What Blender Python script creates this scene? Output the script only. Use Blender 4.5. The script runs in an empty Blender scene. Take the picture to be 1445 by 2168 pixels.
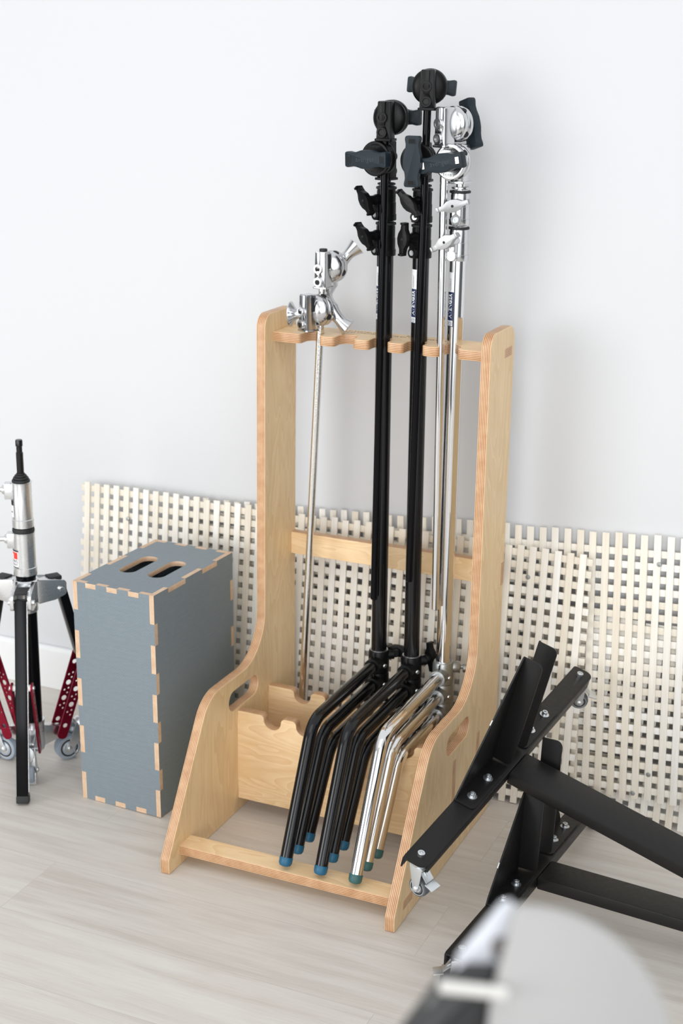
import bpy, bmesh, math, random
from mathutils import Vector, Matrix, Euler
random.seed(7)
R = math.radians
sc = bpy.context.scene
COL = sc.collection

# ------------------------------------------------------------------ camera
YAW, PITCH, ROLL = R(23.8575), R(17.3059), R(0.7954)
cam_d = bpy.data.cameras.new('camera')
cam = bpy.data.objects.new('camera', cam_d); COL.objects.link(cam)
fw = Vector((-math.sin(YAW)*math.cos(PITCH), math.cos(YAW)*math.cos(PITCH), -math.sin(PITCH)))
rt = Vector((math.cos(YAW), math.sin(YAW), 0)); upv = rt.cross(fw)
r2 = rt*math.cos(ROLL) + upv*math.sin(ROLL); u2 = upv*math.cos(ROLL) - rt*math.sin(ROLL)
m = Matrix((r2, u2, -fw)).transposed().to_4x4(); m.translation = Vector((1.451, -2.3778, 1.6506))
cam.matrix_world = m
cam_d.sensor_fit = 'VERTICAL'; cam_d.sensor_height = 36; cam_d.lens = 52.977
cam_d.clip_start = 0.05
cam_d.dof.use_dof = True; cam_d.dof.focus_distance = 2.80; cam_d.dof.aperture_fstop = 5.2
sc.camera = cam

# ------------------------------------------------------------------ light
sc.view_settings.view_transform = 'Standard'; sc.view_settings.look = 'None'
sc.view_settings.gamma = 1; sc.view_settings.use_curve_mapping = False
sc.view_settings.exposure = 0.14
sc.cycles.use_denoising = True
world = bpy.data.worlds.new('world'); sc.world = world; world.use_nodes = True
wn, wl = world.node_tree.nodes, world.node_tree.links
bg = wn['Background']
W_BASE, W_CEIL, W_LEFT, W_RIGHT, W_FRONT, KEY, CEIL = .13, .70, 2.4, 1.25, 3.4, 44, 14
tc = wn.new('ShaderNodeTexCoord'); sx = wn.new('ShaderNodeSeparateXYZ')
wl.new(tc.outputs['Generated'], sx.inputs[0])
def wm(op, a, b_):
    k = wn.new('ShaderNodeMath'); k.operation = op
    for q, v in enumerate((a, b_)):
        if isinstance(v, (int, float)): k.inputs[q].default_value = v
        else: wl.new(v, k.inputs[q])
    return k.outputs[0]
def lobe(d, lo, hi):
    """bright patch of the surrounding room around direction d"""
    v = wn.new('ShaderNodeVectorMath'); v.operation = 'DOT_PRODUCT'; wl.new(tc.outputs['Generated'], v.inputs[0]); v.inputs[1].default_value = Vector(d).normalized()
    mr = wn.new('ShaderNodeMapRange'); mr.interpolation_type = 'SMOOTHSTEP'; mr.inputs[1].default_value = lo; mr.inputs[2].default_value = hi
    wl.new(v.outputs['Value'], mr.inputs[0]); return mr.outputs[0]
up_ = wn.new('ShaderNodeMapRange'); up_.interpolation_type = 'SMOOTHSTEP'; up_.inputs[1].default_value = .15; up_.inputs[2].default_value = .75
wl.new(sx.outputs['Z'], up_.inputs[0])
tot = wm('ADD', W_BASE, wm('MULTIPLY', up_.outputs[0], W_CEIL))
tot = wm('ADD', tot, wm('MULTIPLY', lobe((-.54, -.84, .10), .92, .975), W_LEFT))
tot = wm('ADD', tot, wm('MULTIPLY', lobe((.55, -.80, .22), .86, .95), W_RIGHT))
tot = wm('ADD', tot, wm('MULTIPLY', lobe((.22, -.97, .10), .93, .98), W_FRONT))
wl.new(tot, bg.inputs[1]); bg.inputs[0].default_value = (.965, .985, 1, 1)

def area(name, loc, target, sx_, sy_, power, color=(1, 1, 1)):
    d = bpy.data.lights.new(name, 'AREA'); d.shape = 'RECTANGLE'; d.size = sx_; d.size_y = sy_
    d.energy = power; d.color = color
    o = bpy.data.objects.new(name, d); COL.objects.link(o); o.location = loc
    o.rotation_euler = (Vector(target)-Vector(loc)).to_track_quat('-Z', 'Y').to_euler()
    return o
area('window_daylight', (-2.45, -4.0, 1.35), (0.25, 0.5, 0.7), 2.2, 1.9, KEY, (1, .985, .965))
area('overhead_fill', (0.6, -1.6, 3.0), (0.3, 0.3, 0.3), 2.2, 1.6, CEIL, (.95, .98, 1))  # added overhead fill for more even light, not a known source

# ------------------------------------------------------------------ materials
def newmat(name):
    mt = bpy.data.materials.new(name); mt.use_nodes = True
    return mt, mt.node_tree.nodes, mt.node_tree.links, mt.node_tree.nodes['Principled BSDF']
def simple(name, col, rough=.5, metal=0, coat=0, noise=0, nscale=60, bump=0, spec=.5):
    mt, n, l, b = newmat(name)
    b.inputs['Base Color'].default_value = (*col, 1); b.inputs['Roughness'].default_value = rough
    b.inputs['Metallic'].default_value = metal; b.inputs['Coat Weight'].default_value = coat
    b.inputs['Specular IOR Level'].default_value = spec
    if noise or bump:
        t = n.new('ShaderNodeTexCoord'); nz = n.new('ShaderNodeTexNoise'); nz.inputs['Scale'].default_value = nscale
        nz.inputs['Detail'].default_value = 6; l.new(t.outputs['Object'], nz.inputs['Vector'])
        if noise:
            mr = n.new('ShaderNodeMapRange'); mr.inputs[3].default_value = max(.02, rough-noise); mr.inputs[4].default_value = rough+noise
            l.new(nz.outputs['Fac'], mr.inputs[0]); l.new(mr.outputs[0], b.inputs['Roughness'])
        if bump:
            bp = n.new('ShaderNodeBump'); bp.inputs['Strength'].default_value = bump; bp.inputs['Distance'].default_value = .001
            l.new(nz.outputs['Fac'], bp.inputs['Height']); l.new(bp.outputs[0], b.inputs['Normal'])
    return mt
def ramp(n, stops):
    r = n.new('ShaderNodeValToRGB'); e = r.color_ramp.elements
    while len(e) < len(stops): e.new(.5)
    for el, (p, c) in zip(e, stops): el.position = p; el.color = (*c, 1)
    return r
def math_n(n, l, op, a, b=None):
    k = n.new('ShaderNodeMath'); k.operation = op
    for i, v in enumerate((a, b)):
        if v is None: continue
        if isinstance(v, (int, float)): k.inputs[i].default_value = v
        else: l.new(v, k.inputs[i])
    return k.outputs[0]

def plywood(name, th, grain='X', face_lo=(.76, .50, .255), face_hi=(.89, .665, .405), coat=None, layers=6, edge=((.30, .125, .055), (.50, .25, .115), (.66, .42, .23), (.74, .52, .32))):
    """plate with its thickness along local z: face veneer on +-z, layered plies on the edges"""
    mt, n, l, b = newmat(name)
    t = n.new('ShaderNodeTexCoord')
    mpg = n.new('ShaderNodeMapping')
    mpg.inputs['Scale'].default_value = (1.9, 8, 8) if grain == 'X' else (8, 1.5, 8)
    oi = n.new('ShaderNodeObjectInfo')
    ofs = n.new('ShaderNodeCombineXYZ'); l.new(oi.outputs['Random'], ofs.inputs[0]); l.new(oi.outputs['Random'], ofs.inputs[1])
    vadd = n.new('ShaderNodeVectorMath'); vadd.operation = 'ADD'
    l.new(t.outputs['Object'], vadd.inputs[0]); l.new(ofs.outputs[0], vadd.inputs[1])
    l.new(vadd.outputs[0], mpg.inputs['Vector'])
    n1 = n.new('ShaderNodeTexNoise'); n1.inputs['Scale'].default_value = 1.3; n1.inputs['Detail'].default_value = 2; n1.inputs['Distortion'].default_value = 1.1
    l.new(mpg.outputs[0], n1.inputs['Vector'])
    # contour lines of the smooth noise read as cathedral grain
    f = math_n(n, l, 'FRACT', math_n(n, l, 'MULTIPLY', n1.outputs['Fac'], 11.0))
    fine = n.new('ShaderNodeTexNoise'); fine.inputs['Scale'].default_value = 22; fine.inputs['Detail'].default_value = 5
    l.new(mpg.outputs[0], fine.inputs['Vector'])
    mix = math_n(n, l, 'ADD', math_n(n, l, 'MULTIPLY', f, .35), math_n(n, l, 'ADD', math_n(n, l, 'MULTIPLY', fine.outputs['Fac'], .35), math_n(n, l, 'MULTIPLY', n1.outputs['Fac'], .35)))
    rf = ramp(n, [(.22, face_lo), (.72, face_hi)]); l.new(mix, rf.inputs[0])
    face = rf.outputs[0]
    if coat:
        rc = ramp(n, [(.2, tuple(c*.93 for c in coat)), (.8, tuple(c*1.05 for c in coat))]); l.new(fine.outputs['Fac'], rc.inputs[0]); face = rc.outputs[0]
    # plies
    sp = n.new('ShaderNodeSeparateXYZ'); l.new(t.outputs['Object'], sp.inputs[0])
    zz = math_n(n, l, 'ADD', math_n(n, l, 'DIVIDE', sp.outputs['Z'], th), .5)
    wob = n.new('ShaderNodeTexNoise'); wob.inputs['Scale'].default_value = 14; l.new(t.outputs['Object'], wob.inputs['Vector'])
    zz = math_n(n, l, 'ADD', zz, math_n(n, l, 'MULTIPLY', math_n(n, l, 'SUBTRACT', wob.outputs['Fac'], .5), .03))
    tri = math_n(n, l, 'PINGPONG', math_n(n, l, 'MULTIPLY', zz, layers), .5)
    streak = n.new('ShaderNodeTexNoise'); streak.inputs['Scale'].default_value = 45; streak.inputs['Detail'].default_value = 4
    l.new(t.outputs['Object'], streak.inputs['Vector'])
    tv = math_n(n, l, 'ADD', tri, math_n(n, l, 'MULTIPLY', math_n(n, l, 'SUBTRACT', streak.outputs['Fac'], .5), .35))
    re = ramp(n, [(.06, edge[0]), (.20, edge[1]), (.36, edge[2]), (.5, edge[3])]); l.new(tv, re.inputs[0])
    sn = n.new('ShaderNodeSeparateXYZ'); l.new(t.outputs['Normal'], sn.inputs[0])
    isf = math_n(n, l, 'GREATER_THAN', math_n(n, l, 'ABSOLUTE', sn.outputs['Z']), .75)
    mx = n.new('ShaderNodeMix'); mx.data_type = 'RGBA'
    l.new(isf, mx.inputs['Factor']); l.new(re.outputs[0], mx.inputs['A']); l.new(face, mx.inputs['B'])
    l.new(mx.outputs['Result'], b.inputs['Base Color'])
    b.inputs['Roughness'].default_value = .42; b.inputs['Coat Weight'].default_value = .15; b.inputs['Coat Roughness'].default_value = .3
    if coat:
        b.inputs['Roughness'].default_value = .5; b.inputs['Coat Weight'].default_value = 0
        # embossed basket-weave grip pattern
        mp2 = n.new('ShaderNodeMapping'); mp2.inputs['Rotation'].default_value = (0, 0, R(45)); l.new(t.outputs['Object'], mp2.inputs['Vector'])
        ck = n.new('ShaderNodeTexChecker'); ck.inputs['Scale'].default_value = 110; l.new(mp2.outputs[0], ck.inputs['Vector'])
        w1 = n.new('ShaderNodeTexWave'); w1.bands_direction = 'X'; w1.inputs['Scale'].default_value = 70; l.new(mp2.outputs[0], w1.inputs['Vector'])
        w2 = n.new('ShaderNodeTexWave'); w2.bands_direction = 'Y'; w2.inputs['Scale'].default_value = 70; l.new(mp2.outputs[0], w2.inputs['Vector'])
        mh = n.new('ShaderNodeMix'); mh.data_type = 'FLOAT'
        l.new(ck.outputs['Fac'], mh.inputs['Factor']); l.new(w1.outputs['Fac'], mh.inputs['A']); l.new(w2.outputs['Fac'], mh.inputs['B'])
        bp = n.new('ShaderNodeBump'); bp.inputs['Strength'].default_value = .32; bp.inputs['Distance'].default_value = .0010
        hh = math_n(n, l, 'MULTIPLY', mh.outputs['Result'], isf)
        l.new(hh, bp.inputs['Height']); l.new(bp.outputs[0], b.inputs['Normal'])
    return mt

TP = .0211
M = {}
M['ply_v'] = plywood('birch_ply_upright', TP, 'Y', (.70, .475, .235), (.82, .605, .345))
M['ply_h'] = plywood('birch_ply_across', TP, 'X')
M['grey_ply'] = plywood('grey_coated_ply', .0115, 'X', coat=(.190, .230, .258), layers=4, edge=((.42, .22, .115), (.62, .40, .24), (.76, .58, .41), (.82, .66, .50)))
M['chrome'] = simple('chrome', (.78, .78, .785), .05, 1, noise=.02, nscale=30)
M['satin_chrome'] = simple('polished_aluminium', (.66, .665, .675), .19, 1, noise=.07, nscale=80)
M['worn_chrome'] = simple('worn_chrome', (.80, .79, .77), .16, 1, noise=.12, nscale=220, bump=.25)
M['cast'] = simple('cast_grey_metal', (.36, .375, .37), .38, .85, noise=.08, nscale=120, bump=.12)
M['lever_alu'] = simple('cast_lever_aluminium', (.42, .425, .43), .38, 1, noise=.05, nscale=90)
M['alu'] = simple('brushed_aluminium', (.72, .73, .74), .27, 1, noise=.03, nscale=60)
M['zinc'] = simple('zinc_plate', (.70, .73, .75), .34, 1, noise=.04, nscale=100)
M['black_gloss'] = simple('black_lacquer', (.003, .003, .004), .14, 0, noise=.03, nscale=40, spec=.13)
M['black_tube'] = simple('black_satin_tube', (.004, .004, .005), .17, 0, noise=.03, nscale=60, spec=.42)
M['black_cast'] = simple('black_cast_metal', (.0045, .0045, .005), .36, 0, noise=.08, nscale=160, bump=.1, spec=.2)
M['black_powder'] = simple('black_powder_coat', (.0085, .0078, .0078), .42, 0, noise=.1, nscale=90, bump=.06, spec=.3)
M['black_rubber'] = simple('black_rubber', (.012, .012, .013), .6)
M['hole'] = simple('dark_bore', (.01, .01, .011), .7)
M['slate_rubber'] = simple('slate_rubber', (.012, .0205, .0275), .5, spec=.3, noise=.1, nscale=140, bump=.08)
M['blue_cap'] = simple('blue_plastic', (.008, .105, .195), .42, noise=.08, nscale=150)
M['green_cap'] = simple('green_plastic', (.028, .105, .105), .45, noise=.08, nscale=150)
M['red_anod'] = simple('red_anodised', (.27, .006, .028), .3, .75, noise=.06, nscale=120)
M['white_plastic'] = simple('white_plastic', (.80, .80, .77), .45)
M['tyre'] = simple('grey_blue_tyre', (.30, .36, .43), .55)
M['tyre_dark'] = simple('dark_tyre', (.09, .10, .115), .55)
M['label_white'] = simple('label_white', (.82, .83, .84), .5)
M['label_navy'] = simple('label_navy', (.008, .02, .075), .45)
M['label_red'] = simple('label_red', (.80, .04, .025), .5)
M['ink'] = simple('ink', (.012, .012, .014), .6)
M['burn'] = simple('burnt_lettering', (.085, .045, .025), .8)
M['print_white'] = simple('print_white', (.85, .86, .87), .5)
M['emboss'] = simple('raised_rubber_lettering', (.017, .027, .035), .45)
M['paint_chip'] = simple('bare_chip', (.75, .74, .72), .5)
M['lamp_grey'] = simple('lamp_pale_grey', (.475, .468, .46), .6, noise=.05, nscale=20)
M['lamp_white'] = simple('lamp_white', (.80, .82, .88), .5)
M['lamp_dark'] = simple('lamp_dark', (.035, .035, .036), .5)
M['lamp_gap_shadow'] = simple('lamp_gap_shadow', (.12, .105, .10), .5)  # shadow tone for the disc between flap and dish
M['lamp_band'] = simple('lamp_band', (.17, .175, .17), .5)
M['lamp_bone'] = simple('lamp_bone', (.80, .78, .74), .5)

def mat_wall():
    mt, n, l, b = newmat('white_wall_paint')
    t = n.new('ShaderNodeTexCoord'); nz = n.new('ShaderNodeTexNoise'); nz.inputs['Scale'].default_value = 180; nz.inputs['Detail'].default_value = 6
    l.new(t.outputs['Object'], nz.inputs['Vector'])
    bp = n.new('ShaderNodeBump'); bp.inputs['Strength'].default_value = .04; bp.inputs['Distance'].default_value = .001
    l.new(nz.outputs['Fac'], bp.inputs['Height']); l.new(bp.outputs[0], b.inputs['Normal'])
    b.inputs['Base Color'].default_value = (.632, .639, .653, 1); b.inputs['Roughness'].default_value = .75
    return mt
def mat_floor():
    mt, n, l, b = newmat('pale_oak_laminate')
    t = n.new('ShaderNodeTexCoord')
    br = n.new('ShaderNodeTexBrick'); br.offset = .37; br.inputs['Scale'].default_value = 1
    br.inputs['Brick Width'].default_value = 1.28; br.inputs['Row Height'].default_value = .192
    br.inputs['Mortar Size'].default_value = .0009; br.inputs['Mortar Smooth'].default_value = .3
    br.inputs['Color1'].default_value = (0, 0, 0, 1); br.inputs['Color2'].default_value = (1, 1, 1, 1); br.inputs['Mortar'].default_value = (.5, .5, .5, 1)
    mpv = n.new('ShaderNodeMapping'); mpv.inputs['Location'].default_value = (.22, .055, 0)
    l.new(t.outputs['Object'], mpv.inputs['Vector']); l.new(mpv.outputs[0], br.inputs['Vector'])
    sp = n.new('ShaderNodeSeparateColor'); l.new(br.outputs['Color'], sp.inputs[0])
    cx = n.new('ShaderNodeCombineXYZ'); l.new(math_n(n, l, 'MULTIPLY', sp.outputs[0], 7.3), cx.inputs[0]); l.new(math_n(n, l, 'MULTIPLY', sp.outputs[0], 3.1), cx.inputs[1])
    va = n.new('ShaderNodeVectorMath'); va.operation = 'ADD'; l.new(t.outputs['Object'], va.inputs[0]); l.new(cx.outputs[0], va.inputs[1])
    mg = n.new('ShaderNodeMapping'); mg.inputs['Scale'].default_value = (1.1, 14, 1); l.new(va.outputs[0], mg.inputs['Vector'])
    g1 = n.new('ShaderNodeTexNoise'); g1.inputs['Scale'].default_value = 2.2; g1.inputs['Detail'].default_value = 4; g1.inputs['Distortion'].default_value = .8; l.new(mg.outputs[0], g1.inputs['Vector'])
    mg2 = n.new('ShaderNodeMapping'); mg2.inputs['Scale'].default_value = (6, 170, 1); l.new(va.outputs[0], mg2.inputs['Vector'])
    g2 = n.new('ShaderNodeTexNoise'); g2.inputs['Scale'].default_value = 2.0; g2.inputs['Detail'].default_value = 4; l.new(mg2.outputs[0], g2.inputs['Vector'])
    v = math_n(n, l, 'ADD', math_n(n, l, 'MULTIPLY', g1.outputs['Fac'], .62), math_n(n, l, 'MULTIPLY', g2.outputs['Fac'], .38))
    v = math_n(n, l, 'ADD', v, math_n(n, l, 'MULTIPLY', math_n(n, l, 'SUBTRACT', sp.outputs[0], .5), .10))
    rf = ramp(n, [(.30, (.545, .495, .445)), (.48, (.635, .59, .54)), (.70, (.71, .68, .635))]); l.new(v, rf.inputs[0])
    mx = n.new('ShaderNodeMix'); mx.data_type = 'RGBA'; mx.inputs['B'].default_value = (.36, .31, .26, 1)
    l.new(math_n(n, l, 'MULTIPLY', br.outputs['Fac'], .32), mx.inputs['Factor']); l.new(rf.outputs[0], mx.inputs['A']); l.new(mx.outputs['Result'], b.inputs['Base Color'])
    mr = n.new('ShaderNodeMapRange'); mr.inputs[3].default_value = .36; mr.inputs[4].default_value = .52; l.new(g2.outputs['Fac'], mr.inputs[0]); l.new(mr.outputs[0], b.inputs['Roughness'])
    bp = n.new('ShaderNodeBump'); bp.inputs['Strength'].default_value = .12; bp.inputs['Distance'].default_value = .0008
    l.new(math_n(n, l, 'SUBTRACT', g2.outputs['Fac'], br.outputs['Fac']), bp.inputs['Height']); l.new(bp.outputs[0], b.inputs['Normal'])
    return mt
def mat_lattice():
    mt, n, l, b = newmat('pale_pine_slats')
    t = n.new('ShaderNodeTexCoord'); g = n.new('ShaderNodeNewGeometry')
    rf = ramp(n, [(0, (.74, .67, .56)), (.25, (.80, .75, .66)), (.6, (.84, .81, .75)), (1, (.86, .845, .82))]); l.new(g.outputs['Random Per Island'], rf.inputs[0])
    nz = n.new('ShaderNodeTexNoise'); nz.inputs['Scale'].default_value = 30; nz.inputs['Detail'].default_value = 4
    mg = n.new('ShaderNodeMapping'); mg.inputs['Scale'].default_value = (6, 1, .35); l.new(t.outputs['Object'], mg.inputs['Vector']); l.new(mg.outputs[0], nz.inputs['Vector'])
    mx = n.new('ShaderNodeMix'); mx.data_type = 'RGBA'; mx.blend_type = 'MULTIPLY'; mx.inputs['Factor'].default_value = .5
    r2_ = ramp(n, [(.3, (.86, .81, .72)), (.65, (1, 1, 1))]); l.new(nz.outputs['Fac'], r2_.inputs[0])
    l.new(rf.outputs[0], mx.inputs['A']); l.new(r2_.outputs[0], mx.inputs['B']); l.new(mx.outputs['Result'], b.inputs['Base Color'])
    b.inputs['Roughness'].default_value = .6
    return mt
M['wall'] = mat_wall(); M['floor'] = mat_floor(); M['lattice'] = mat_lattice()
M['baseboard'] = simple('baseboard_paint', (.78, .79, .79), .45)

# ------------------------------------------------------------------ mesh helpers
def frame(z, xhint=None):
    z = Vector(z).normalized()
    x = Vector(xhint) if xhint is not None else (Vector((1, 0, 0)) if abs(z.x) < .9 else Vector((0, 1, 0)))
    x = (x - z*x.dot(z)).normalized(); y = z.cross(x)
    return Matrix((x, y, z)).transposed()
class MB:
    """collects shapes and links them as ONE mesh object"""
    def __init__(s): s.bm = bmesh.new(); s.mats = []
    def mi(s, mt):
        if mt not in s.mats: s.mats.append(mt)
        return s.mats.index(mt)
    def take(s, t, mt, mat=None):
        i = s.mi(mt)
        for f in t.faces: f.material_index = i; f.smooth = True
        if mat is not None: t.transform(mat)
        me = bpy.data.meshes.new('tmp'); t.to_mesh(me); t.free(); s.bm.from_mesh(me); bpy.data.meshes.remove(me)
        return s
    def box(s, c, size, mt, rot=None, bev=0):
        t = bmesh.new(); bmesh.ops.create_cube(t, size=1)
        bmesh.ops.scale(t, vec=size, verts=t.verts)
        if bev: bmesh.ops.bevel(t, geom=t.edges[:], offset=bev, segments=2, affect='EDGES', profile=.6)
        mat = Matrix.Translation(c) @ (rot.to_4x4() if rot is not None else Matrix())
        return s.take(t, mt, mat)
    def lathe(s, o, d, prof, mt, seg=32, xh=None):
        """profile of (radius, distance along d)"""
        t = bmesh.new(); F = frame(d, xh); rings = []
        for r, h in prof:
            if r < 1e-6: rings.append([t.verts.new(F @ Vector((0, 0, h)))])
            else: rings.append([t.verts.new(F @ Vector((r*math.cos(2*math.pi*k/seg), r*math.sin(2*math.pi*k/seg), h))) for k in range(seg)])
        for a, b in zip(rings, rings[1:]):
            if len(a) == 1 and len(b) == 1: continue
            for k in range(seg):
                k2 = (k+1) % seg
                if len(a) == 1: t.faces.new((a[0], b[k], b[k2]))
                elif len(b) == 1: t.faces.new((a[k], b[0], a[k2]))
                else: t.faces.new((a[k], a[k2], b[k2], b[k]))
        if len(rings[0]) > 1: t.faces.new(rings[0])
        if len(rings[-1]) > 1: t.faces.new(rings[-1])
        bmesh.ops.recalc_face_normals(t, faces=t.faces)
        return s.take(t, mt, Matrix.Translation(o))
    def cyl(s, a, b, r, mt, bev=0, seg=32, r2=None):
        a, b = Vector(a), Vector(b); L = (b-a).length; q = r if r2 is None else r2
        pr = [(r, 0), (q, L)] if not bev else [(r-bev, 0), (r, bev), (q, L-bev), (q-bev, L)]
        return s.lathe(a, b-a, pr, mt, seg)
    def sweep(s, pts, rad, mt, seg=20, flat=1.0):
        """round tube along a path; rad may be one number or one per point"""
        pts = [Vector(p) for p in pts]; N = len(pts)
        rad = [rad]*N if isinstance(rad, (int, float)) else rad
        t = bmesh.new(); rings = []; x = None
        for i, p in enumerate(pts):
            d = (pts[min(i+1, N-1)] - pts[max(i-1, 0)]).normalized()
            F = frame(d, x); x = F.col[0].copy()
            rings.append([t.verts.new(p + F @ Vector((rad[i]*math.cos(2*math.pi*k/seg), flat*rad[i]*math.sin(2*math.pi*k/seg), 0))) for k in range(seg)])
        for a, b in zip(rings, rings[1:]):
            for k in range(seg): t.faces.new((a[k], a[(k+1) % seg], b[(k+1) % seg], b[k]))
        t.faces.new(rings[0]); t.faces.new(rings[-1])
        bmesh.ops.recalc_face_normals(t, faces=t.faces)
        return s.take(t, mt)
    def prism(s, poly, th, mt, mat=None, bev=0):
        """polygon in local xy, thickness th centred on local z"""
        t = bmesh.new()
        lo = [t.verts.new((x, y, -th/2)) for x, y in poly]; hi = [t.verts.new((x, y, th/2)) for x, y in poly]
        t.faces.new(lo[::-1]); t.faces.new(hi); n = len(poly)
        for i in range(n): t.faces.new((lo[i], lo[(i+1) % n], hi[(i+1) % n], hi[i]))
        bmesh.ops.recalc_face_normals(t, faces=t.faces)
        if bev:
            ed = [e for e in t.edges if len(e.link_faces) == 2 and any(len(f.verts) > 4 or f.verts[0] in lo and all(v in lo for v in f.verts) or all(v in hi for v in f.verts) for f in e.link_faces)]
            bmesh.ops.bevel(t, geom=ed, offset=bev, segments=2, affect='EDGES', profile=.6)
        return s.take(t, mt, mat)
    def mesh(s, me, mt, mat=None):
        t = bmesh.new(); t.from_mesh(me); return s.take(t, mt, mat)
    def build(s, name, parent=None, label=None, mat=None, sharp=35):
        me = bpy.data.meshes.new(name); s.bm.to_mesh(me); s.bm.free()
        for mt in s.mats: me.materials.append(mt)
        me.set_sharp_from_angle(angle=R(sharp))
        o = bpy.data.objects.new(name, me); COL.objects.link(o)
        if parent is not None: o.parent = parent
        if mat is not None: o.matrix_local = mat
        if label: o['label'] = label
        return o
def tag(o, label, cat, group=None):
    o['label'] = label; o['category'] = cat
    if group: o['group'] = group
    return o
def thing(name, label, cat, mat=None, group=None):
    o = bpy.data.objects.new(name, None); COL.objects.link(o); o.empty_display_size = .05
    if mat is not None: o.matrix_world = mat
    return tag(o, label, cat, group)
def struct(o): o['kind'] = 'structure'; return o
def T(x, y, z): return Matrix.Translation((x, y, z))
def axes(o, X, Y, Z):
    mt = Matrix((Vector(X), Vector(Y), Vector(Z))).transposed().to_4x4(); mt.translation = Vector(o); return mt
def rpoly(pts, seg=8, lim=.49):
    """polygon whose corners (x, y, radius) are rounded"""
    out = []; n = len(pts)
    for i in range(n):
        x, y, r = (tuple(pts[i])+(0,))[:3]; p = Vector((x, y))
        a = Vector(pts[i-1][:2]); c = Vector(pts[(i+1) % n][:2])
        if r <= 0: out.append((x, y)); continue
        d1, d2 = (a-p).normalized(), (c-p).normalized(); ang = d1.angle(d2)
        k = min(r/math.tan(ang/2), (a-p).length*lim, (c-p).length*lim); rr = k*math.tan(ang/2)
        ce = p + (d1+d2).normalized()*(rr/math.sin(ang/2)); s = p+d1*k; e = p+d2*k
        a0 = math.atan2(s.y-ce.y, s.x-ce.x); a1 = math.atan2(e.y-ce.y, e.x-ce.x)
        da = (a1-a0+math.pi) % (2*math.pi)-math.pi
        for j in range(seg+1): out.append((ce.x+rr*math.cos(a0+da*j/seg), ce.y+rr*math.sin(a0+da*j/seg)))
    return out
def curve_mesh(cu):
    o = bpy.data.objects.new('tmp', cu); COL.objects.link(o)
    dg = bpy.context.evaluated_depsgraph_get(); me = bpy.data.meshes.new_from_object(o.evaluated_get(dg))
    bpy.data.objects.remove(o); bpy.data.curves.remove(cu); return me
def plate_mesh(outline, holes, th, bev=.0012):
    cu = bpy.data.curves.new('tmp', 'CURVE'); cu.dimensions = '2D'; cu.fill_mode = 'BOTH'
    for lp in [outline]+holes:
        sp = cu.splines.new('POLY'); sp.points.add(len(lp)-1); sp.use_cyclic_u = True
        for q, (x, y) in zip(sp.points, lp): q.co = (x, y, 0, 1)
    cu.extrude = th/2-bev; cu.bevel_depth = bev; cu.bevel_resolution = 1; cu.offset = -bev
    return curve_mesh(cu)
def text_mesh(s, size, ext=.0001, bold=0):
    cu = bpy.data.curves.new('tmp', 'FONT'); cu.body = s; cu.size = size; cu.offset = bold; cu.align_x = 'CENTER'; cu.align_y = 'CENTER'; cu.extrude = ext; cu.resolution_u = 3
    return curve_mesh(cu)
def fillet(pts, r, seg=8):
    """3-D polyline with its inner corners rounded"""
    pts = [Vector(p) for p in pts]; out = [pts[0]]
    for i in range(1, len(pts)-1):
        p = pts[i]; d1 = (pts[i-1]-p).normalized(); d2 = (pts[i+1]-p).normalized(); ang = d1.angle(d2)
        k = r/math.tan(ang/2); s, e = p+d1*k, p+d2*k; ce = p+(d1+d2).normalized()*(r/math.sin(ang/2))
        for j in range(seg+1):
            q = j/seg; th = math.pi-ang; v = ((s-ce)*math.sin((1-q)*th)+(e-ce)*math.sin(q*th))/math.sin(th); out.append(ce+v)
    return out+[pts[-1]]

# ------------------------------------------------------------------ setting
WY = .703
b = MB().box((0.4, -1.2, -.05), (7, 4.2, .1), M['floor']); struct(b.build('floor'))
b = MB().box((0.4, WY+.05, 1.45), (7, .1, 2.9), M['wall']); struct(b.build('wall_back'))
pr = rpoly([(0, 0), (0, .117, .003), (-.012, .117, .006), (-.018, .108, .004), (-.018, 0)])
b = MB().prism(pr, 7, M['baseboard'], axes((.4, WY, 0), (0, 1, 0), (0, 0, 1), (1, 0, 0))); struct(b.build('baseboard_back'))

# ------------------------------------------------------------------ lattice panels
LAT = 'lattice panels leaning on the wall'
def lattice(x0, w, h, foot_y, lean, roll, lift, label, screws, pitch=.0281, seed=1):
    """vertical slats in front, horizontal slats behind; local x along wall, z up, y back"""
    rnd = random.Random(seed)
    mat = T(x0, foot_y, lift) @ Matrix.Rotation(-lean, 4, 'X') @ Matrix.Rotation(-roll, 4, 'Y')
    o = MB(); sw = .0152; th = .0046
    nx = int((w-.026)/pitch); nz = int((h-.034)/pitch)
    for i in range(nx+1):
        x = .018+i*pitch+rnd.uniform(-.0006, .0006); e0, e1 = rnd.uniform(-.003, .002), rnd.uniform(-.002, .003)
        o.box((x, th/2, h/2+(e0+e1)/2), (sw, th, h+e1-e0), M['lattice'], bev=.0006)
    for k in range(nz+1):
        z = .022+k*pitch+rnd.uniform(-.0006, .0006); e0, e1 = rnd.uniform(-.002, .002), rnd.uniform(-.002, .002)
        o.box((w/2+(e0+e1)/2, th*1.5, z), (w+e1-e0, th, sw), M['lattice'], bev=.0006)
    ob = o.build('lattice_panel', mat=mat); tag(ob, label, 'lattice panel', LAT)
    for sx_, sz_ in screws:
        MB().lathe((sx_, .001, sz_), (0, -1, 0), [(.0052, 0), (.0055, .001), (.0042, .0024), (.0022, .0026), (.0018, .0012), (0, .0012)], M['cast'], 16).build('screw', ob)
    return ob
lattice(-.600, 1.303, .600, .601, R(5.2), 0, .002, 'level pale lattice panel in front of the others, behind the grey crate and plywood rack',
        [(.137, .522), (1.163, .532)], seed=3)
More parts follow.
